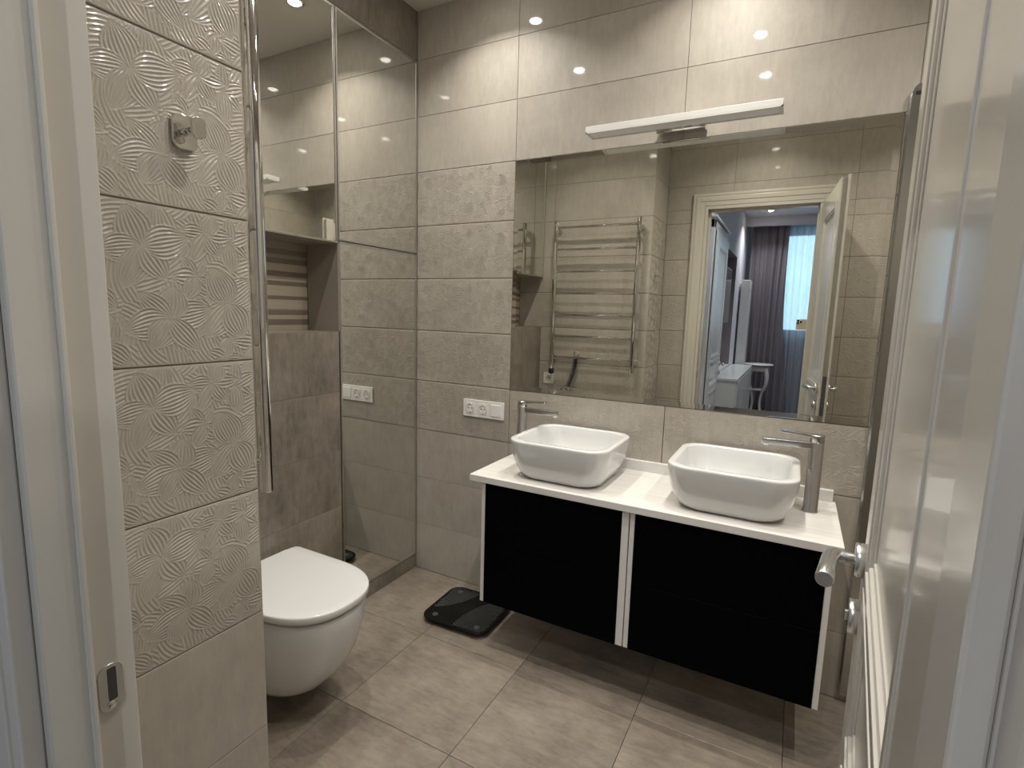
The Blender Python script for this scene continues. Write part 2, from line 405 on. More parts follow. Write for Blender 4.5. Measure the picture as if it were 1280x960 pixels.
t = Tiles((0, 0, 0), (1, 0, 0), (0, 1, 0), (0, 0, 1))
t.back(-.28, XR+.08, YD-.06, .08, .08, 1)
t.field((-.2, XR, YD, 0), [.394+.45*k for k in range(-2, 6)], [-.45*k for k in range(5, 0, -1)], .08, 0, 1)
struct(t.build('floor', [T_FLOOR, GROUT]), 'brown-grey concrete-look tiled bathroom floor', 'floor')
struct(simple('ceiling', CEIL, (-.26, XR+.08, YD-.06, .08, H, H+.06)), 'pale glossy bathroom ceiling', 'ceiling')

# ------------------------------------------------------------------ doorway
X0, X1 = 1.063, 1.730; ZT = 2.084
bm = NB()
bx(bm, 1.043, X0, -1.905, -1.8235, 0, ZT, .002)
bx(bm, X1, 1.753, -1.905, -1.830, 0, ZT, .001)
bx(bm, X0-.02, X1+.02, -1.905, -1.826, ZT, ZT+.02, .001)
bx(bm, X0, X0+.012, -1.905, -1.871, 0, ZT, .0015)       # rebate stop
bx(bm, X1-.010, X1, -1.905, -1.871, 0, ZT, .0015)
bx(bm, X0, X1, -1.905, -1.871, ZT-.012, ZT)
jam = struct(obj('trim_2', bm, LACQ), 'cream door frame', 'door frame')
bm = NB(); bx(bm, X0+.0, X0+.016, -1.8725, -1.8665, 0, ZT-.01, .002); obj('gasket', bm, LACQ, jam)
def casing(bm, y0, s, zt=ZT, g=.0205):      # three stepped boards each side and a head, facing s along y
    for a, b, d in ((g, .104, .018), (.022, .085, .0205), (.052, .078, .024), (.086, .100, .021)):
        ya, yb = sorted((y0, y0+s*d))
        bx(bm, X0-b, X0-a, ya, yb, 0, zt+b, .002); bx(bm, X1+a, X1+b, ya, yb, 0, zt+b, .002)
        bx(bm, X0-a, X1+a, ya, yb, zt+a, zt+b, .002)
bm = NB(); casing(bm, -1.845, 1); struct(obj('trim_3', bm, LACQ), 'cream moulded casing around the doorway, bathroom side', 'casing')
bm = NB(); casing(bm, -1.905, -1, g=.0005); struct(obj('trim_4', bm, LACQ), 'cream moulded casing around the doorway, bedroom side', 'casing')
# strike plate on the left jamb
bm = NB(); to = lambda a, b, h: (X0+h, -1.8485+a, .945+b)
slab(bm, rrect(.0115, .0265, .010), .0, .0016, .0006, to)
sp = obj('strike_plate', bm, STEEL); tag(sp, 'small oval metal strike plate let into the cream door frame', 'strike plate')
bm = NB(); slab(bm, rrect(.0042, .0185, .002), .0012, .0020, .0003, lambda a, b, h: (X0+h, -1.8475+a, .949+b)); obj('slot', bm, mat('slot_shadow', (.09, .085, .08), .5, .6), sp)
bm = NB(); cyl(bm, (X0+.001, -1.849, .9265), (X0+.0032, -1.849, .9265), .0042); obj('screw', bm, CHROME, sp)
# door leaf, local X runs from the free edge to the hinges, local -Y faces the doorway
LW = .72
ang = math.atan2(-.9969, -.0788)
def leaf_face(bm, y0, s, w=LW, zt=2.062):
    """stiles, rails and stepped mouldings on one side; s=-1 towards -Y"""
    a0, a1 = .09, w-.155
    zs = [(.10, .30), (.345, .545), (.59, .965), (1.01-.045, zt-.10)]
    zs = [(.11, .36), (.405, .655), (.70, .955), (.968, zt-.105)]
    def fr(x0, x1, z0, z1, w_, ya, yb, b=.002):
        ya, yb = sorted((ya, yb))
        bx(bm, x0, x0+w_, ya, yb, z0, z1, b); bx(bm, x1-w_, x1, ya, yb, z0, z1, b)
        bx(bm, x0+w_, x1-w_, ya, yb, z0, z0+w_, b); bx(bm, x0+w_, x1-w_, ya, yb, z1-w_, z1, b)
    for z0, z1 in zs:
        fr(a0, a1, z0, z1, .018, y0-s*.010, y0+s*.0018, .0012)
        fr(a0+.018, a1-.018, z0+.018, z1-.018, .014, y0-s*.010, y0-s*.001, .003)
        fr(a0+.032, a1-.032, z0+.032, z1-.032, .012, y0-s*.010, y0-s*.006, .002)
    return zs, a0, a1
def leaf(name, w=LW, zt=2.062, parent=None):
    bm = NB(); zs, a0, a1 = leaf_face(bm, 0, -1, w, zt); leaf_face(bm, .04, 1, w, zt)
    bx(bm, 0, w, .009, .031, .008, zt)                    # core panel
    for x0, x1 in ((0, a0), (a1, w)): bx(bm, x0, x1, 0, .04, .008, zt, .001, 1)
    ed = [.008]+[z for p in zs for z in p]+[zt]
    for z0, z1 in zip(ed[::2], ed[1::2]): bx(bm, a0, a1, 0, .04, z0, z1)
    return obj(name, bm, LACQ, parent)
d1 = leaf('door_1'); struct(d1, 'open cream panelled bathroom door with chrome lever handles', 'door')
d1.location = (1.797, -1.10, 0); d1.rotation_euler = (0, 0, ang)
bm = NB(); bx(bm, -.012, LW-.01, .031, .042, .01, 2.075, .002); obj('door_lip', bm, LACQ, d1)
def handle_set(par, x, z, y, s, m=SATIN, L=.103, key=True):
    bm = NB(); lathe(bm, (x, y, z), (0, s, 0), [(0, 0), (.026, 0), (.026, .0135), (.0248, .015), (0, .015)], 40)
    bm2 = NB(); tube(bm2, [(x, y+s*.012, z), (x, y+s*.030, z), (x+.003, y+s*.038, z+.001), (x+.010, y+s*.0435, z+.002), (x+.024, y+s*.047, z+.002), (x+L*.6, y+s*.049, z+.001), (x+L-.003, y+s*.051, z), (x+L, y+s*.051, z)], [.0088, .0092, .0105, .0112, .0115, .0118, .0124, .0105], 24)
    r = obj('handle_rosette', bm, m, par); obj('door_handle', bm2, m, par)
    bm = NB(); lathe(bm, (x, y, z-.092), (0, s, 0), [(0, 0), (.026, 0), (.026, .0135), (.0248, .015), (0, .015)], 40)
    k = obj('lock_rosette', bm, m, par)
    bm = NB(); bx(bm, x-.0035, x+.0035, *sorted((y+s*.014, y+s*.020)), z-.092-.008, z-.092+.008, .002); obj('thumb_turn', bm, m, k)
handle_set(d1, .072, .987, 0, -1); handle_set(d1, .072, .987, .042, 1)
bm = NB(); bx(bm, -.0015, .001, .012, .030, .83, 1.06, .0005); obj('lock_plate', bm, mat('dark_lock_steel', (.16, .165, .17), .35, .8), d1)
for z in (.25, 1.05, 1.85):
    bm = NB(); cyl(bm, (LW-.004, .046, z), (LW-.004, .046, z+.08), .007); obj('hinge', bm, SATIN, d1)

# ------------------------------------------------------------------ downlights
def downlight(x, y, z, label, power, group, col=SPOT_COL):
    tt = thing('downlight', label, 'ceiling light', (x, y, z), 0, group)
    bm = NB(); lathe(bm, (0, 0, 0), (0, 0, -1), [(.030, -.004), (.030, .002), (.034, .005), (.041, .003), (.0425, 0), (.0425, -.002)], 36); obj('trim_ring', bm, CHROME, tt)
    bm = NB(); lathe(bm, (0, 0, 0), (0, 0, -1), [(0, .0105), (.010, .0100), (.020, .0075), (.0265, .002), (.0285, -.002)], 28); obj('lamp_lens', bm, BULB, tt)
    l = area('downlight_beam', (0, 0, -.0115), (0, 0, 0), .022, .022, power, col, math.radians(122), 'DISK'); l.parent = tt
    return tt
DL = [(.46, -.30, 'ceiling spotlight nearest the left mirror and back wall'), (.46, -.86, 'ceiling spotlight over the floor before the toilet'),
      (1.39, -.30, 'ceiling spotlight over the basin counter near the back wall'), (1.39, -.87, 'ceiling spotlight at the middle of the floor before the basins'),
      (1.39, -1.35, 'ceiling spotlight just inside the doorway'), (2.3, -.60, 'ceiling spotlight over the shower, deep end'), (2.3, -1.3, 'ceiling spotlight over the shower, door end')]
for x, y, lab in DL: downlight(x, y, H, lab, SPOT_POWER, 'bathroom ceiling spotlights')

# ------------------------------------------------------------------ mirrored closet on the left
cl = thing('mirrored_closet', 'tall mirror-fronted closet in the far left corner with a thin metal frame', 'closet', (0, -.255, .072))
def mdoor(par, name, y0, y1, z0, z1, oy, oz, fw=.0075):
    bm = NB()
    for a in ((y0, y0+fw, z0, z1), (y1-fw, y1, z0, z1)): bx(bm, -.016, .0035, a[0]-oy, a[1]-oy, a[2]-oz, a[3]-oz, .0008)
    for a in ((y0+fw, y1-fw, z0, z0+fw), (y0+fw, y1-fw, z1-fw, z1)): bx(bm, -.016, .0035, a[0]-oy, a[1]-oy, a[2]-oz, a[3]-oz, .0008)
    f = obj(name, bm, ALU, par)
    bm = NB(); bx(bm, -.014, .0, y0+fw-oy, y1-fw-oy, z0+fw-oz, z1-fw-oz); obj('mirror_panel', bm, MIRROR2, f)
bm = NB()
for a in ((-.184, -.018, -.503, -.489, .072, 2.49), (-.184, -.018, -.018, -.004, .072, 2.49), (-.184, -.172, -.489, -.018, .072, 2.49), (-.172, -.018, -.489, -.018, 1.605, 1.62), (-.172, -.018, -.489, -.018, .072, .088)):
    bx(bm, a[0], a[1], a[2]+.255, a[3]+.255, a[4]-.072, a[5]-.072)
obj('carcass', bm, GREYPANEL, cl)
mdoor(cl, 'upper_door', -.505, -.004, 1.6185, 2.492, -.255, .072)
mdoor(cl, 'lower_door', -.505, -.004, .075, 1.6145, -.255, .072)
ck = thing('mirror_cabinet', 'mirror-fronted wall cabinet above the toilet recess', 'cabinet', (0, -.985, 1.605))
bm = NB(); bx(bm, -.184, -.018, YT+.002+.985, -.507+.985, 0, .885); obj('carcass', bm, GREYPANEL, ck)
mdoor(ck, 'cabinet_door', YT+.004, -.509, 1.606, 2.492, -.985, 1.605)
bm = NB(); bx(bm, -.180, .0, -.5085, -.5045, 1.2505, 1.605); o = obj('niche_side_panel', bm, GREYPANEL)
tag(o, 'grey-brown side panel closing the recess above the toilet', 'panel')

# ------------------------------------------------------------------ wall mirror
mx0, mx1, mz0, mz1 = .537, 1.905, 1.0, 1.996
mm = thing('wall_mirror', 'large wide wall mirror above the two white basins', 'mirror', ((mx0+mx1)/2, 0, mz0))
bm = NB(); cx = (mx0+mx1)/2
o_ = [(mx0-cx, 0), (mx1-cx, 0), (mx1-cx, mz1-mz0), (mx0-cx, mz1-mz0)]; bw = .020
i_ = [(mx0-cx+bw, bw), (mx1-cx-bw, bw), (mx1-cx-bw, mz1-mz0-bw), (mx0-cx+bw, mz1-mz0-bw)]
A = [bm.verts.new((a, -.0005, b)) for a, b in o_]; B = [bm.verts.new((a, -.0022, b)) for a, b in o_]; D = [bm.verts.new((a, -.0034, b)) for a, b in i_]
for k in range(4):
    j = (k+1) % 4; bm.faces.new((A[k], A[j], B[j], B[k])); bm.faces.new((B[k], B[j], D[j], D[k]))
bm.faces.new(D); bm.faces.new(A[::-1])
obj('mirror_glass', bm, MIRROR, mm)

# ------------------------------------------------------------------ vanity lamp
lx0, lx1, ly0, ly1, lz0, lz1 = .902, 1.567, -.135, -.058, 2.0215, 2.046
vl = thing('vanity_lamp', 'long slim white wall lamp over the mirror, switched off', 'wall lamp', ((lx0+lx1)/2, 0, lz0))
lc = (lx0+lx1)/2
bm = NB(); bx(bm, lx0-lc, lx1-lc, ly0, ly1, .004, lz1-lz0, .001)
bx(bm, lx0-lc, lx1-lc, ly0, ly0+.004, 0, .004); bx(bm, lx0-lc, lx1-lc, ly1-.004, ly1, 0, .004)
bx(bm, lx0-lc, lx0-lc+.006, ly0, ly1, 0, .004); bx(bm, lx1-lc-.006, lx1-lc, ly0, ly1, 0, .004); obj('housing', bm, PLASTIC, vl)
bm = NB(); bx(bm, lx0-lc+.012, lx1-lc-.012, ly0+.010, ly1-.010, .0015, .004, .001, 1); obj('diffuser', bm, mat('opal_diffuser', (.78, .77, .75), .3), vl)
bm = NB(); bx(bm, -.085, .085, -.062, -.0, -.004, .024, .004); cyl(bm, (-.085, -.052, .006), (.085, -.052, .006), .014)
obj('bracket', bm, CHROME, vl)

# ------------------------------------------------------------------ socket plate
def schuko(par, x, y, z, m=PLASTIC):
    bm = NB(); bx(bm, x-.0275, x+.0275, y-.0015, y, z-.0275, z+.0275, .0008); f = obj('socket_insert', bm, m, par)
    bm = NB(); lathe(bm, (x, y-.0016, z), (0, -1, 0), [(.0205, 0), (.0225, .0012), (.0205, .0016), (.0195, .0005), (.0190, -.0008), (0, -.0010)], 36); obj('socket_well', bm, PLASTIC_G, f)
    for s in (-1, 1):
        bm = NB(); cyl(bm, (x+s*.0095, y-.001, z), (x+s*.0095, y-.0012-.0015, z), .0028, 12); obj('pin_hole', bm, DARK, f)
    for s in (-1, 1):
        bm = NB(); bx(bm, x-.003, x+.003, y-.004, y-.0008, z+s*.0185-.0015, z+s*.0185+.0015); obj('earth_clip', bm, STEEL, f)
so = thing('wall_socket', 'white triple frame with two power sockets and a switch on the back wall', 'socket', (.400, 0, .892))
bm = NB(); slab(bm, rrect(.111, .0405, .004), 0, .008, .0015, lambda a, b, h: (a, -h, b)); obj('cover_frame', bm, PLASTIC, so)
schuko(so, -.071, -.0078, 0); schuko(so, 0, -.0078, 0)
bm = NB(); bx(bm, .071-.0275, .071+.0275, -.0105, -.0075, -.0275, .0275, .001); obj('switch_rocker', bm, PLASTIC, so)

# ------------------------------------------------------------------ vanity unit
CX0, CX1, CZ = .602, 1.838, .725
wt = thing('countertop', 'whitewashed wood-look countertop carrying both basins', 'countertop', ((CX0+CX1)/2, -.215, .700))
cc = (CX0+CX1)/2
bm = NB(); bx(bm, CX0-cc, CX1-cc, -.432+.215, -.001+.215, 0, .025, .0015); obj('top_board', bm, COUNTER, wt)
bm = NB(); bx(bm, CX0-cc, 1.829-cc, -.020+.215, -.001+.215, .0252, .066, .001); obj('backsplash', bm, BOARD, wt)
def cabinet(x0, x1, label, tr=.016):
    c = thing('vanity_cabinet', label, 'cabinet', ((x0+x1)/2, -.215, .212), 0, 'black vanity cabinets under the countertop')
    hw = (x1-x0)/2; yb, yf = .213, -.205; h = .4875
    bm = NB(); th = .016
    for a in ((-hw, -hw+th, yf, yb, 0, h), (hw-tr, hw, yf, yb, 0, h)): bx(bm, *a, .0008, 1)
    bx(bm, -hw+th, hw-th, yf+.02, yb, .0, th); bx(bm, -hw+th, hw-th, yf+.02, yb, h-th, h); bx(bm, -hw+th, hw-th, yb-.012, yb, th, h-th)
    obj('carcass', bm, BOARD, c)
    for z0, z1 in ((.0, .2425), (.2455, h-.001)):
        bm = NB(); bx(bm, -hw+th+.001, hw-tr-.001, yf-.0025, yf+.0185, z0, z1, .0008, 1); obj('drawer_front', bm, BLACK, c)
    return c
cabinet(.652, 1.2285, 'black-fronted wall-hung vanity cabinet under the left basin', .024)
cabinet(1.2325, 1.819, 'black-fronted wall-hung vanity cabinet under the right basin')

def basin(cx, cy, label):
    b = thing('vessel_basin', label, 'basin', (cx, cy, CZ), 0, 'white vessel basins')
    bm = NB(); rings = []
    def ring(hx, hy, r, z, dy=0): rings.append([(a, c+dy, z) for a, c in rrect(hx, hy, r, 10)])
    for hx, z in ((.135, 0), (.148, .001), (.158, .008), (.168, .022), (.178, .045), (.187, .075), (.193, .11), (.196, .140), (.196, .146)): ring(hx, hx-.006, .075, z)
    for hx, z in ((.1945, .1495), (.191, .151), (.176, .151), (.1725, .1495), (.171, .146), (.168, .12), (.162, .09), (.150, .060), (.132, .040), (.10, .030), (.05, .026), (.024, .0255)): ring(hx, max(hx-.006, hx*.96), min(.072, hx*.95), z)
    loft(bm, rings, True, True); o = obj('bowl', bm, CERAMIC, b)
    bm = NB(); lathe(bm, (0, 0, .0255), (0, 0, 1), [(0, .006), (.018, .0055), (.030, .003), (.032, 0), (.032, -.002)], 32); obj('drain_cover', bm, CHROME, b)
    return b
basin(.930, -.216, 'white square vessel basin on the left side of the counter')
basin(1.522, -.216, 'white square vessel basin on the right side of the counter')

def faucet(x, y, s, label):
    f = thing('basin_faucet', label, 'faucet', (x, y, CZ), 0 if s > 0 else PI, 'tall steel basin faucets')
    bm = NB(); lathe(bm, (0, 0, 0), (0, 0, 1), [(0, 0), (.0235, 0), (.0235, .004), (.0215, .006), (.0215, .232), (.0205, .2335), (.0205, .2345), (0, .2345)], 40); obj('body', bm, STEEL, f)
    bm = NB(); slab(bm, [(.0+a, b) for a, b in rrect(.085, .0135, .004)], -.004, .018, .002, lambda a, b, h: (a+.077, b*(1-.15*max(0, a/.085)), .211+h*(1-.2*max(0, a/.085))+.003))
    sp_ = obj('spout', bm, STEEL, f)
    bm = NB(); cyl(bm, (.147, 0, .216), (.147, 0, .205), .0095); obj('aerator', bm, CHROME, sp_)
    bm = NB(); lathe(bm, (0, 0, .2350), (0, 0, 1), [(0, 0), (.0205, 0), (.0215, .0015), (.0215, .020), (.021, .0225), (0, .0245)], 40)
    slab(bm, rrect(.050, .013, .005), -.001, .007, .0015, lambda a, b, h: (a+.058, b, .2505+h+.006*(a+.048)/.096))
    obj('lever', bm, STEEL, f)
    return f
faucet(.683, -.158, 1, 'tall steel faucet beside the left basin, spout to the right')
faucet(1.757, -.159, -1, 'tall steel faucet beside the right basin, spout to the left')

# ------------------------------------------------------------------ toilet
tl = thing('toilet', 'white wall-hung toilet with closed lid on the taupe tiled wall', 'toilet', (0, -.960, .07))
def dsh(xb, xf, hw, z, n=22, sq=2.35, rb=.015):
    """D outline: straight back at xb, round front reaching xf"""
    pts = [(xb, -hw+rb, z), (xb+rb*.3, -hw+rb*.3, z), (xb+rb, -hw, z)]
    xs = xf-min(hw*1.28, (xf-xb)*.75)
    for i in range(1, 4): pts.append((xb+rb+(xs-xb-rb)*i/4, -hw, z))
    for i in range(n+1):
        a = -PI/2+PI*i/n; ca, sa = math.cos(a), math.sin(a)
        pts.append((xs+(xf-xs)*abs(ca)**(2/sq), hw*math.copysign(abs(sa)**(2/sq), sa), z))
    for i in range(3, 0, -1): pts.append((xb+rb+(xs-xb-rb)*i/4, hw, z))
    pts += [(xb+rb, hw, z), (xb+rb*.3, hw-rb*.3, z), (xb, hw-rb, z)]
    return pts
bm = NB(); loft(bm, [dsh(.001, *r) for r in ((.26, .085, 0), (.31, .105, .003), (.355, .128, .018), (.39, .143, .045), (.425, .157, .09), (.456, .167, .145), (.477, .175, .21), (.492, .179, .27), (.498, .180, .312), (.497, .179, .318), (.490, .174, .321))])
obj('bowl', bm, CERAMIC, tl)
bm = NB(); loft(bm, [dsh(.045, *r) for r in ((.485, .169, .3215), (.488, .172, .3225), (.488, .172, .3335), (.485, .169, .3343))]); obj('seat', bm, PLASTIC, tl)
bm = NB(); loft(bm, [dsh(.030, *r) for r in ((.493, .177, .3345), (.505, .187, .3355), (.507, .189, .338), (.507, .189, .355), (.5055, .1875, .3580), (.500, .182, .3592), (.48, .15, .361))]); obj('lid', bm, CERAMIC, tl)
bm = NB(); bx(bm, .004, .045, -.09, .09, .3215, .345, .004); obj('hinge_block', bm, PLASTIC, tl)

# ------------------------------------------------------------------ bathroom scale
bs = thing('bathroom_scale', 'black glass bathroom scale with fine arcs, on the floor under the vanity', 'scale', (.478, -.232, 0), math.radians(2))
bm = NB(); slab(bm, rrect(.160, .150, .055), .018, .026, .002); obj('glass_top', bm, GLASSBLK, bs)
bm = NB(); slab(bm, rrect(.145, .135, .045), .006, .0178, .002); obj('base', bm, RUBBER, bs)
ridge = mat('scale_ridge', (.15, .16, .16), .2, spec=.5)
def fan(cx, cy, a0, a1, r0, n):
    bm = NB()
    for k in range(n):
        R = r0+.0095*k; seg = []
        for i in range(49):
            a = a0+(a1-a0)*i/48; x, y = cx+R*math.cos(a), cy+R*math.sin(a)
            ok = abs(x) < .150 and abs(y) < .140 and not (abs(x) > .105 and abs(y) > .095 and math.hypot(abs(x)-.105, abs(y)-.095) > .045)
            if ok: seg.append((x, y, .0262))
            elif len(seg) > 2: tube(bm, seg, .0010, 6); seg = []
            else: seg = []
        if len(seg) > 2: tube(bm, seg, .0010, 6)
    obj('ridge_pattern', bm, ridge, bs)
fan(-.32, .20, -1.6, .6, .17, 16)
fan(.36, -.12, 1.5, 4.3, .21, 16)
for sx, sy in ((-1, -1), (1, -1), (-1, 1), (1, 1)):
    bm = NB(); lathe(bm, (sx*.105, sy*.105, .0258), (0, 0, 1), [(0, .001), (.012, .001), (.0135, 0)], 24); obj('electrode', bm, mat('electrode', (.05, .052, .052), .3), bs)
    bm = NB(); cyl(bm, (sx*.105, sy*.1, 0), (sx*.105, sy*.1, .006), .014); obj('foot', bm, RUBBER, bs)

# ------------------------------------------------------------------ towel rail
YR = -1.396
tr = thing('towel_rail', 'chrome ladder towel rail with seven rungs on the embossed pier wall', 'towel rail', (.417, YT, .93))
def R3(p): return (p[0]-.417, p[1]-YT, p[2]-.93)
for x, zb in ((.124, .955), (.710, .960)):
    bm = NB(); lathe(bm, R3((x, YR, zb)), (0, 0, 1), [(0, 0), (.0135, 0), (.0150, .002), (.0150, 1.988-zb-.003), (.0135, 1.988-zb), (0, 1.988-zb)], 40); obj('post', bm, CHROME, tr)
for k in range(7):
    z = 1.942-.15*k; bm = NB(); tube(bm, [R3((.124, YR, z)), R3((.710, YR, z))], .0085, 20); obj('rung', bm, CHROME, tr)
for x in (.124, .710):
    for z in (1.925, 1.030):
        bm = NB(); cyl(bm, R3((x, YR, z)), R3((x, YT+.004, z)), .0075); lathe(bm, R3((x, YT, z)), (0, 1, 0), [(.0, 0), (.019, 0), (.019, .008), (.016, .011), (.010, .016), (.0, .016)], 28); obj('wall_bracket', bm, CHROME, tr)
bm = NB(); lathe(bm, R3((.124, YR, .952)), (0, 0, -1), [(0, -.003), (.017, -.003), (.019, .003), (.019, .026), (.015, .034), (0, .034)], 28); obj('heater_cap', bm, DARK, tr)
bm = NB(); tube(bm, [R3(p) for p in ((.124, YR, .920), (.125, YR+.004, .900), (.118, YR-.015, .885), (.098, YT+.022, .878), (.080, YT+.012, .876))], .0028, 8); obj('power_cable', bm, PLASTIC_G, tr)
sk = thing('rail_socket', 'single white power socket on the pier wall below the towel rail', 'socket', (.078, YT, .875))
bm = NB(); slab(bm, rrect(.040, .040, .004), 0, .008, .0015, lambda a, b, h: (a, h, b)); obj('cover_frame', bm, PLASTIC, sk)
bm = NB(); lathe(bm, (0, .0082, 0), (0, 1, 0), [(.0205, 0), (.0225, .0012), (.0205, .0016), (.0195, .0005), (.0190, .0), (0, .0)], 36); obj('socket_well', bm, PLASTIC_G, sk)
for s in (-1, 1):
    bm = NB(); cyl(bm, (s*.0095, .0082, 0), (s*.0095, .0095, 0), .0028, 12); obj('pin_hole', bm, DARK, sk)
# hygienic mixer with its coiled hose
hy = thing('bidet_mixer', 'chrome bidet mixer with black coiled hose on the pier wall', 'mixer tap', (.235, YT, .80))
bm = NB(); lathe(bm, (-.02, 0, 0), (0, 1, 0), [(0, 0), (.032, 0), (.032, .006), (.026, .010), (0, .010)], 32); cyl(bm, (-.02, .005, 0), (-.02, .060, 0), .021); obj('body', bm, CHROME, hy)
bm = NB(); bx(bm, -.03, .085, .045, .062, .022, .030, .002); obj('lever', bm, CHROME, hy)
bm = NB(); tube(bm, [(-.02, .04, -.005), (.03, .045, -.010), (.09, .05, -.012)], .009, 14); obj('outlet', bm, CHROME, hy)
bm = NB(); lathe(bm, (.062, 0, .262), (0, 1, 0), [(0, 0), (.018, 0), (.018, .006), (.010, .010), (.010, .03), (0, .03)], 24); cyl(bm, (.062, .040, .235), (.062, .040, .285), .012); obj('holder', bm, CHROME, hy)
pts = []
for i in range(400):
    q = i/399; a = q*2*PI*16; cxx = .062-.055*q**1.6; pts.append((cxx+.013*math.cos(a), .040+.013*math.sin(a), .235-.215*q))
bm = NB(); tube(bm, pts, .0036, 6); obj('coiled_hose', bm, RUBBER, hy)
# robe hook on the near wall
hk = thing('robe_hook', 'chrome robe hook on the flower-embossed wall', 'hook', (XA, -1.575, 1.616))
bm = NB(); slab(bm, rrect(.0195, .0265, .0125), 0, .008, .0015, lambda a, b, h: (h, a, b)); obj('back_plate', bm, CHROME, hk)
bm = NB(); cyl(bm, (.006, .004, .002), (.034, .004, .002), .0055); obj('peg', bm, CHROME, hk)
bm = NB(); slab(bm, rrect(.0115, .0165, .009), .033, .039, .0015, lambda a, b, h: (h, a+.004, b+.004)); obj('end_disc', bm, CHROME, hk)

# ------------------------------------------------------------------ metal profile to the right of the mirror
ss = thing('wall_profile', 'tall satin metal wall profile with rounded top beside the mirror edge', 'wall profile', (1.93, 0, .03))
bm = NB(); pr = []
for i in range(13):
    a = PI/2*i/12; pr.append((-.021+.042*(1-math.cos(a))*.62, 2.008+.032*math.sin(a)))
out = [(-.021, .0)]+pr+[(.021, 2.040), (.021, 0)]
loft(bm, [[(a, -.001, b) for a, b in out], [(a, -.018, b) for a, b in out], [(a*.72, -.022, b) for a, b in out]], smooth=False); obj('profile_body', bm, mat('dull_metal', (.50, .505, .49), .2, 1), ss)
bm = NB(); bx(bm, -.006, .018, -.0228, -.0215, 2.008, 2.018); obj('end_slot', bm, DARK, ss)

# ------------------------------------------------------------------ phone that takes the picture (seen in the mirror)
ph = thing('smartphone', 'gold smartphone held sideways, seen in the mirror', 'phone', (1.7325, -2.115, 1.3195))
PHO = mat('gold_phone_glass', (.62, .50, .40), .3, .2)
bm = NB(); slab(bm, rrect(.0735, .0358, .010), 0, .0075, .0015, lambda a, b, h: (a, -.0005+h, b)); obj('phone_body', bm, PHO, ph)
bm = NB(); slab(bm, rrect(.0165, .0165, .006), .0072, .0088, .0006, lambda a, b, h: (a-.0535, h, b+.0165)); cp = obj('camera_plate', bm, PHO, ph)
for a, b in ((-.0625, .0255), (-.0625, .0085), (-.0455, .017)):
    bm = NB(); cyl(bm, (a, .0085, b), (a, .0105, b), .0068, 20, .0004); obj('camera_lens', bm, GLASSBLK, cp)

# ------------------------------------------------------------------ bedroom behind the camera, seen in the mirror
BX0, BX1, BY1 = .95, 4.2, -6.35; BZ = 2.70
NI = (-5.0, -3.80, .78, 2.09)       # media recess in the left wall: y range and z range
DD = (-3.68, -2.85, 2.10)           # closed white door in the left wall
struct(simple('floor_bedroom', BEDFLOOR, (BX0-.5, BX1+.1, BY1-.1, -1.905, -.08, 0)), 'dark bedroom floor seen in the mirror', 'floor')
struct(simple('ceiling_bedroom', BEDCEIL, (BX0-.5, BX1+.1, BY1-.1, -1.907, BZ, BZ+.06)), 'white bedroom ceiling seen in the mirror', 'ceiling')
struct(simple('wall_bedroom_left', BEDWALL, (BX0-.30, BX0, NI[1], -1.907, 0, BZ), (BX0-.30, BX0, BY1, NI[0], 0, BZ), (BX0-.30, BX0, NI[0], NI[1], NI[3], BZ), (BX0-.30, BX0, NI[0], NI[1], 0, NI[2])), 'lavender bedroom wall with a recess, seen in the mirror', 'wall')
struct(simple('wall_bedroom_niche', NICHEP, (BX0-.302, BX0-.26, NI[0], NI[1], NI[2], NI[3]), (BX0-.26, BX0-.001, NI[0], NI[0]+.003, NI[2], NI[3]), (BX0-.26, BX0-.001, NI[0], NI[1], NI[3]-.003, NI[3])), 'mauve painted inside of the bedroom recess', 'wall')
struct(simple('wall_bedroom_right', BEDWALL, (BX1, BX1+.08, BY1, -1.907, 0, BZ)))
struct(simple('wall_bedroom_front', BEDWALL, (X1+.106, BX1, -1.985, -1.907, 0, BZ), (.65, X0-.106, -1.96, -1.907, 0, BZ), (X0-.106, X1+.106, -1.925, -1.907, ZT+.106, BZ)))
WX0, WX1, WZ0, WZ1 = 1.38, 3.5, 1.16, 2.56
struct(simple('wall_bedroom_window', BEDWALL, (BX0, WX0, BY1-.1, BY1, 0, BZ), (WX1, BX1, BY1-.1, BY1, 0, BZ), (WX0, WX1, BY1-.1, BY1, 0, WZ0), (WX0, WX1, BY1-.1, BY1, WZ1, BZ)), 'bedroom window wall seen in the mirror', 'wall')
struct(simple('trim_5', BEDWALL, (BX0, BX1, -5.92, -5.84, 2.58, BZ)), 'curtain pelmet beam below the bedroom ceiling', 'beam')
wn = struct(simple('window_1', WHITE_LACQ, (WX0, WX0+.05, BY1-.08, BY1-.03, WZ0, WZ1), (WX1-.05, WX1, BY1-.08, BY1-.03, WZ0, WZ1), (WX0, WX1, BY1-.08, BY1-.03, WZ0, WZ0+.05), (WX0, WX1, BY1-.08, BY1-.03, WZ1-.05, WZ1), (2.40, 2.46, BY1-.08, BY1-.03, WZ0, WZ1)), 'white bedroom window seen in the mirror', 'window')
simple('window_pane', GLASS, (WX0+.05, 2.40, BY1-.058, BY1-.052, WZ0+.05, WZ1-.05), (2.46, WX1-.05, BY1-.058, BY1-.052, WZ0+.05, WZ1-.05), parent=wn)
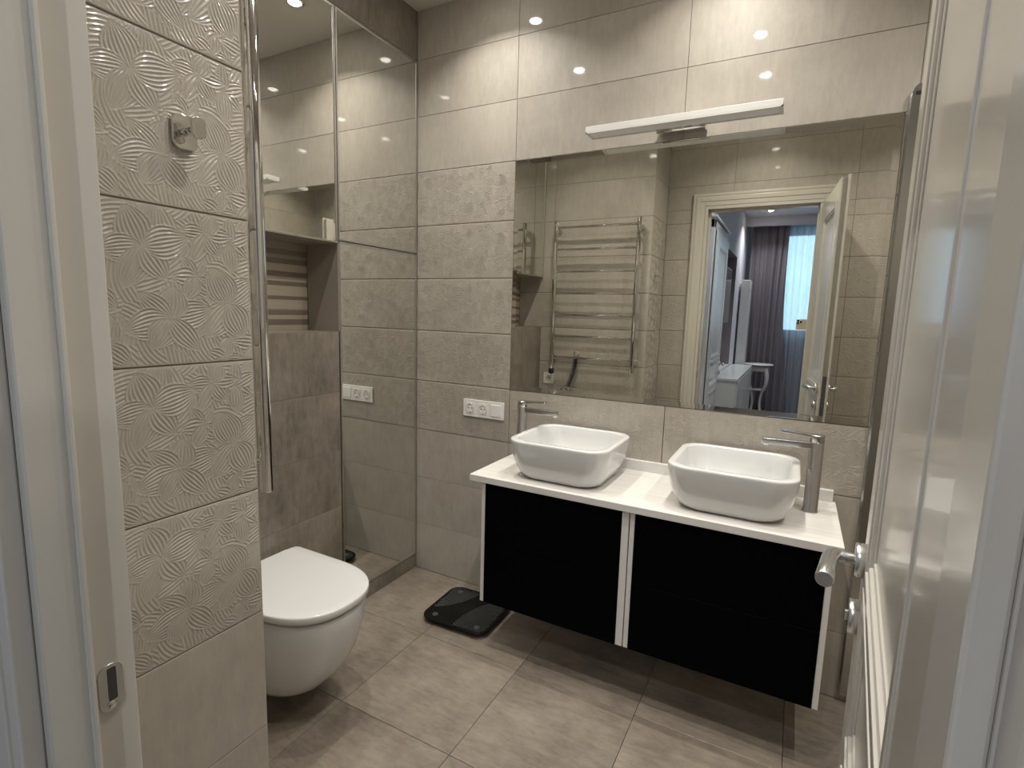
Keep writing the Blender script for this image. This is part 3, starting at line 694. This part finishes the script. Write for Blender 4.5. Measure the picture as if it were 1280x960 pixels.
# facade across the street
struct(simple('wall_opposite_house', mat('pale_facade', (.55, .6, .62), .9), (-2, 8, -13.2, -13, -3, 2.3)), 'pale building across the street', 'building')
def curtain(name, x0, x1, y, z0, z1, amp, wl, m, lab, seed, spread=0.):
    rr = random.Random(seed); bm = NB(); n = int((x1-x0)/.008); rows = 14; g = []
    ph_ = [rr.uniform(0, 6.28) for _ in range(6)]
    for j in range(rows+1):
        t_ = j/rows; z = z1+(z0-z1)*t_; row = []
        for i in range(n+1):
            u = i/n; x = x0+(x1-x0)*u+spread*t_*t_*(u-.0)
            d = amp*(math.sin(2*PI*(x-x0)/wl+ph_[0]+.5*math.sin(3*u+ph_[1]))*(.8+.2*math.sin(9*u+ph_[2]))+.25*math.sin(2*PI*x/wl*2.3+ph_[3]+t_))
            row.append(bm.verts.new((x+.010*math.sin(4*t_+ph_[4]+u*5), y+d*(.75+.35*t_), z)))
        g.append(row)
    for a, b in zip(g, g[1:]):
        for i in range(n):
            f = bm.faces.new((a[i], a[i+1], b[i+1], b[i])); f.smooth = True
    o = obj(name, bm, m, fix=False); return tag(o, lab, 'curtain')
curtain('drape_curtain', 1.03, 1.47, -6.02, .01, 2.60, .035, .085, DRAPE, 'heavy mauve-grey drape left of the bedroom window, in the mirror', 3, .14)
curtain('sheer_curtain', 1.40, 3.4, -6.16, .02, 2.60, .038, .085, SHEER, 'sheer white curtain across the bedroom window, in the mirror', 5)
downlight(1.25, -5.45, BZ, 'bedroom ceiling spotlight before the curtain, seen in the mirror', BED_POWER, 'bedroom ceiling spotlights', BED_COL)
for x, y, lab in ((2.6, -5.2, 'added unseen fill spotlight near the bedroom window, far side'), (1.9, -3.9, 'added unseen fill spotlight at the middle of the bedroom'), (1.5, -2.6, 'added unseen fill spotlight just outside the bathroom door')):  # unseen spots added to brighten the bedroom and doorway
    downlight(x, y, BZ, lab, BED_POWER, 'bedroom ceiling spotlights', BED_COL)
# door in the left bedroom wall
d2 = leaf('door_2', w=DD[1]-DD[0], zt=DD[2]); d2.data.materials[0] = WHITE_LACQ; struct(d2, 'closed white panelled bedroom door seen in the mirror', 'door')
d2.location = (BX0+.046, DD[0], 0); d2.rotation_euler = (0, 0, PI/2)
handle_set(d2, .06, .89, 0, -1, L=.11)
simple_c = []
bm = NB(); bx(bm, BX0, BX0+.03, DD[1], DD[1]+.09, 0, 2.20, .003)
bx(bm, BX0, BX0+.03, DD[0]-.05, DD[1]+.09, DD[2]+.01, 2.18, .003); bx(bm, BX0, BX0+.05, DD[0]-.05, DD[1]+.11, 2.19, 2.21, .004)
struct(obj('trim_6', bm, WHITE_LACQ), 'white crowned casing over the bedroom door', 'casing')
# television
tv = thing('television', 'flat television in the bedroom recess, in the mirror', 'television', (BX0-.02, -4.45, 1.30))
bm = NB(); bx(bm, -.035, .0, -.33, .34, 0, .62, .003); obj('bezel', bm, STEEL, tv)
bm = NB(); bx(bm, -.002, .0015, -.315, .325, .015, .605); obj('screen', bm, GLASSBLK, tv)
bm = NB(); bx(bm, -.24, -.035, -.1, .1, .2, .4, .003); obj('wall_mount', bm, DARK, tv)
# dresser
dr = thing('dresser', 'low white dresser along the bedroom wall, seen in the mirror', 'dresser', (1.075, -4.5, 0))
bm = NB(); bx(bm, -.11, .105, -.95, .92, .04, .725, .002); obj('carcass', bm, WHITE_LACQ, dr)
bm = NB(); bx(bm, -.122, .118, -.96, .935, .725, .75, .003); obj('top_board', bm, WHITE_LACQ, dr)
for k in range(3):
    bm = NB(); y0 = -.94+k*.62; bx(bm, .105, .118, y0+.005, y0+.61, .07, .715, .002); obj('front_panel', bm, WHITE_LACQ, dr)
bm = NB(); bx(bm, -.11, .09, -.94, .91, 0, .04); obj('plinth', bm, WHITE_LACQ, dr)
# radiator
rd = thing('radiator', 'tall white column radiator beside the drape, in the mirror', 'radiator', (1.03, -5.62, .68))
for k in range(4):
    bm = NB(); y = -.10+k*.065
    bx(bm, -.055, .055, y-.022, y+.022, 0, 1.17, .006)
    obj('column', bm, WHITE_LACQ, rd)
for z in (.02, 1.13):
    bm = NB(); tube(bm, [(-.035, -.115, z), (-.035, .11, z)], .017, 14); tube(bm, [(.035, -.115, z), (.035, .11, z)], .017, 14); cyl(bm, (-.08, 0, z), (.04, 0, z), .012); obj('header', bm, WHITE_LACQ, rd)
bm = NB(); bx(bm, .05, .056, .07, .1, 1.0, 1.06, .001); obj('badge', bm, STEEL, rd)
# console table with cabriole legs
cn = thing('console_table', 'small white round-topped table with curved legs by the drape, in the mirror', 'table', (1.26, -5.72, 0))
bm = NB(); lathe(bm, (0, 0, .735), (0, 0, 1), [(0, 0), (.165, 0), (.178, .006), (.180, .012), (.174, .020), (0, .020)], 40); obj('table_top', bm, WHITE_LACQ, cn)
bm = NB(); lathe(bm, (0, 0, .66), (0, 0, 1), [(.13, 0), (.135, .01), (.135, .075), (.12, .075), (.12, 0), (.13, 0)], 40); obj('apron', bm, WHITE_LACQ, cn)
for a in (45, 135, 225, 315):
    ca, sa = math.cos(math.radians(a)), math.sin(math.radians(a)); bm = NB(); P = []; Rr = []
    for i in range(17):
        q = i/16; r = .118+.035*math.sin(PI*min(1, q*2.2))*(1 if q < .45 else 0)-.055*math.sin(PI*max(0, (q-.4)/.6))+(.03*((q-.85)/.15) if q > .85 else 0)
        P.append((ca*r, sa*r, .72-.705*q)); Rr.append(.026-.016*q if q < .9 else .012+.06*(q-.9))
    tube(bm, P, Rr, 12); bm.verts.ensure_lookup_table(); obj('leg', bm, WHITE_LACQ, cn)
bm = NB(); lathe(bm, (0, 0, .40), (0, 0, 1), [(0, 0), (.105, 0), (.105, .015), (0, .015)], 32); obj('shelf', bm, WHITE_LACQ, cn)
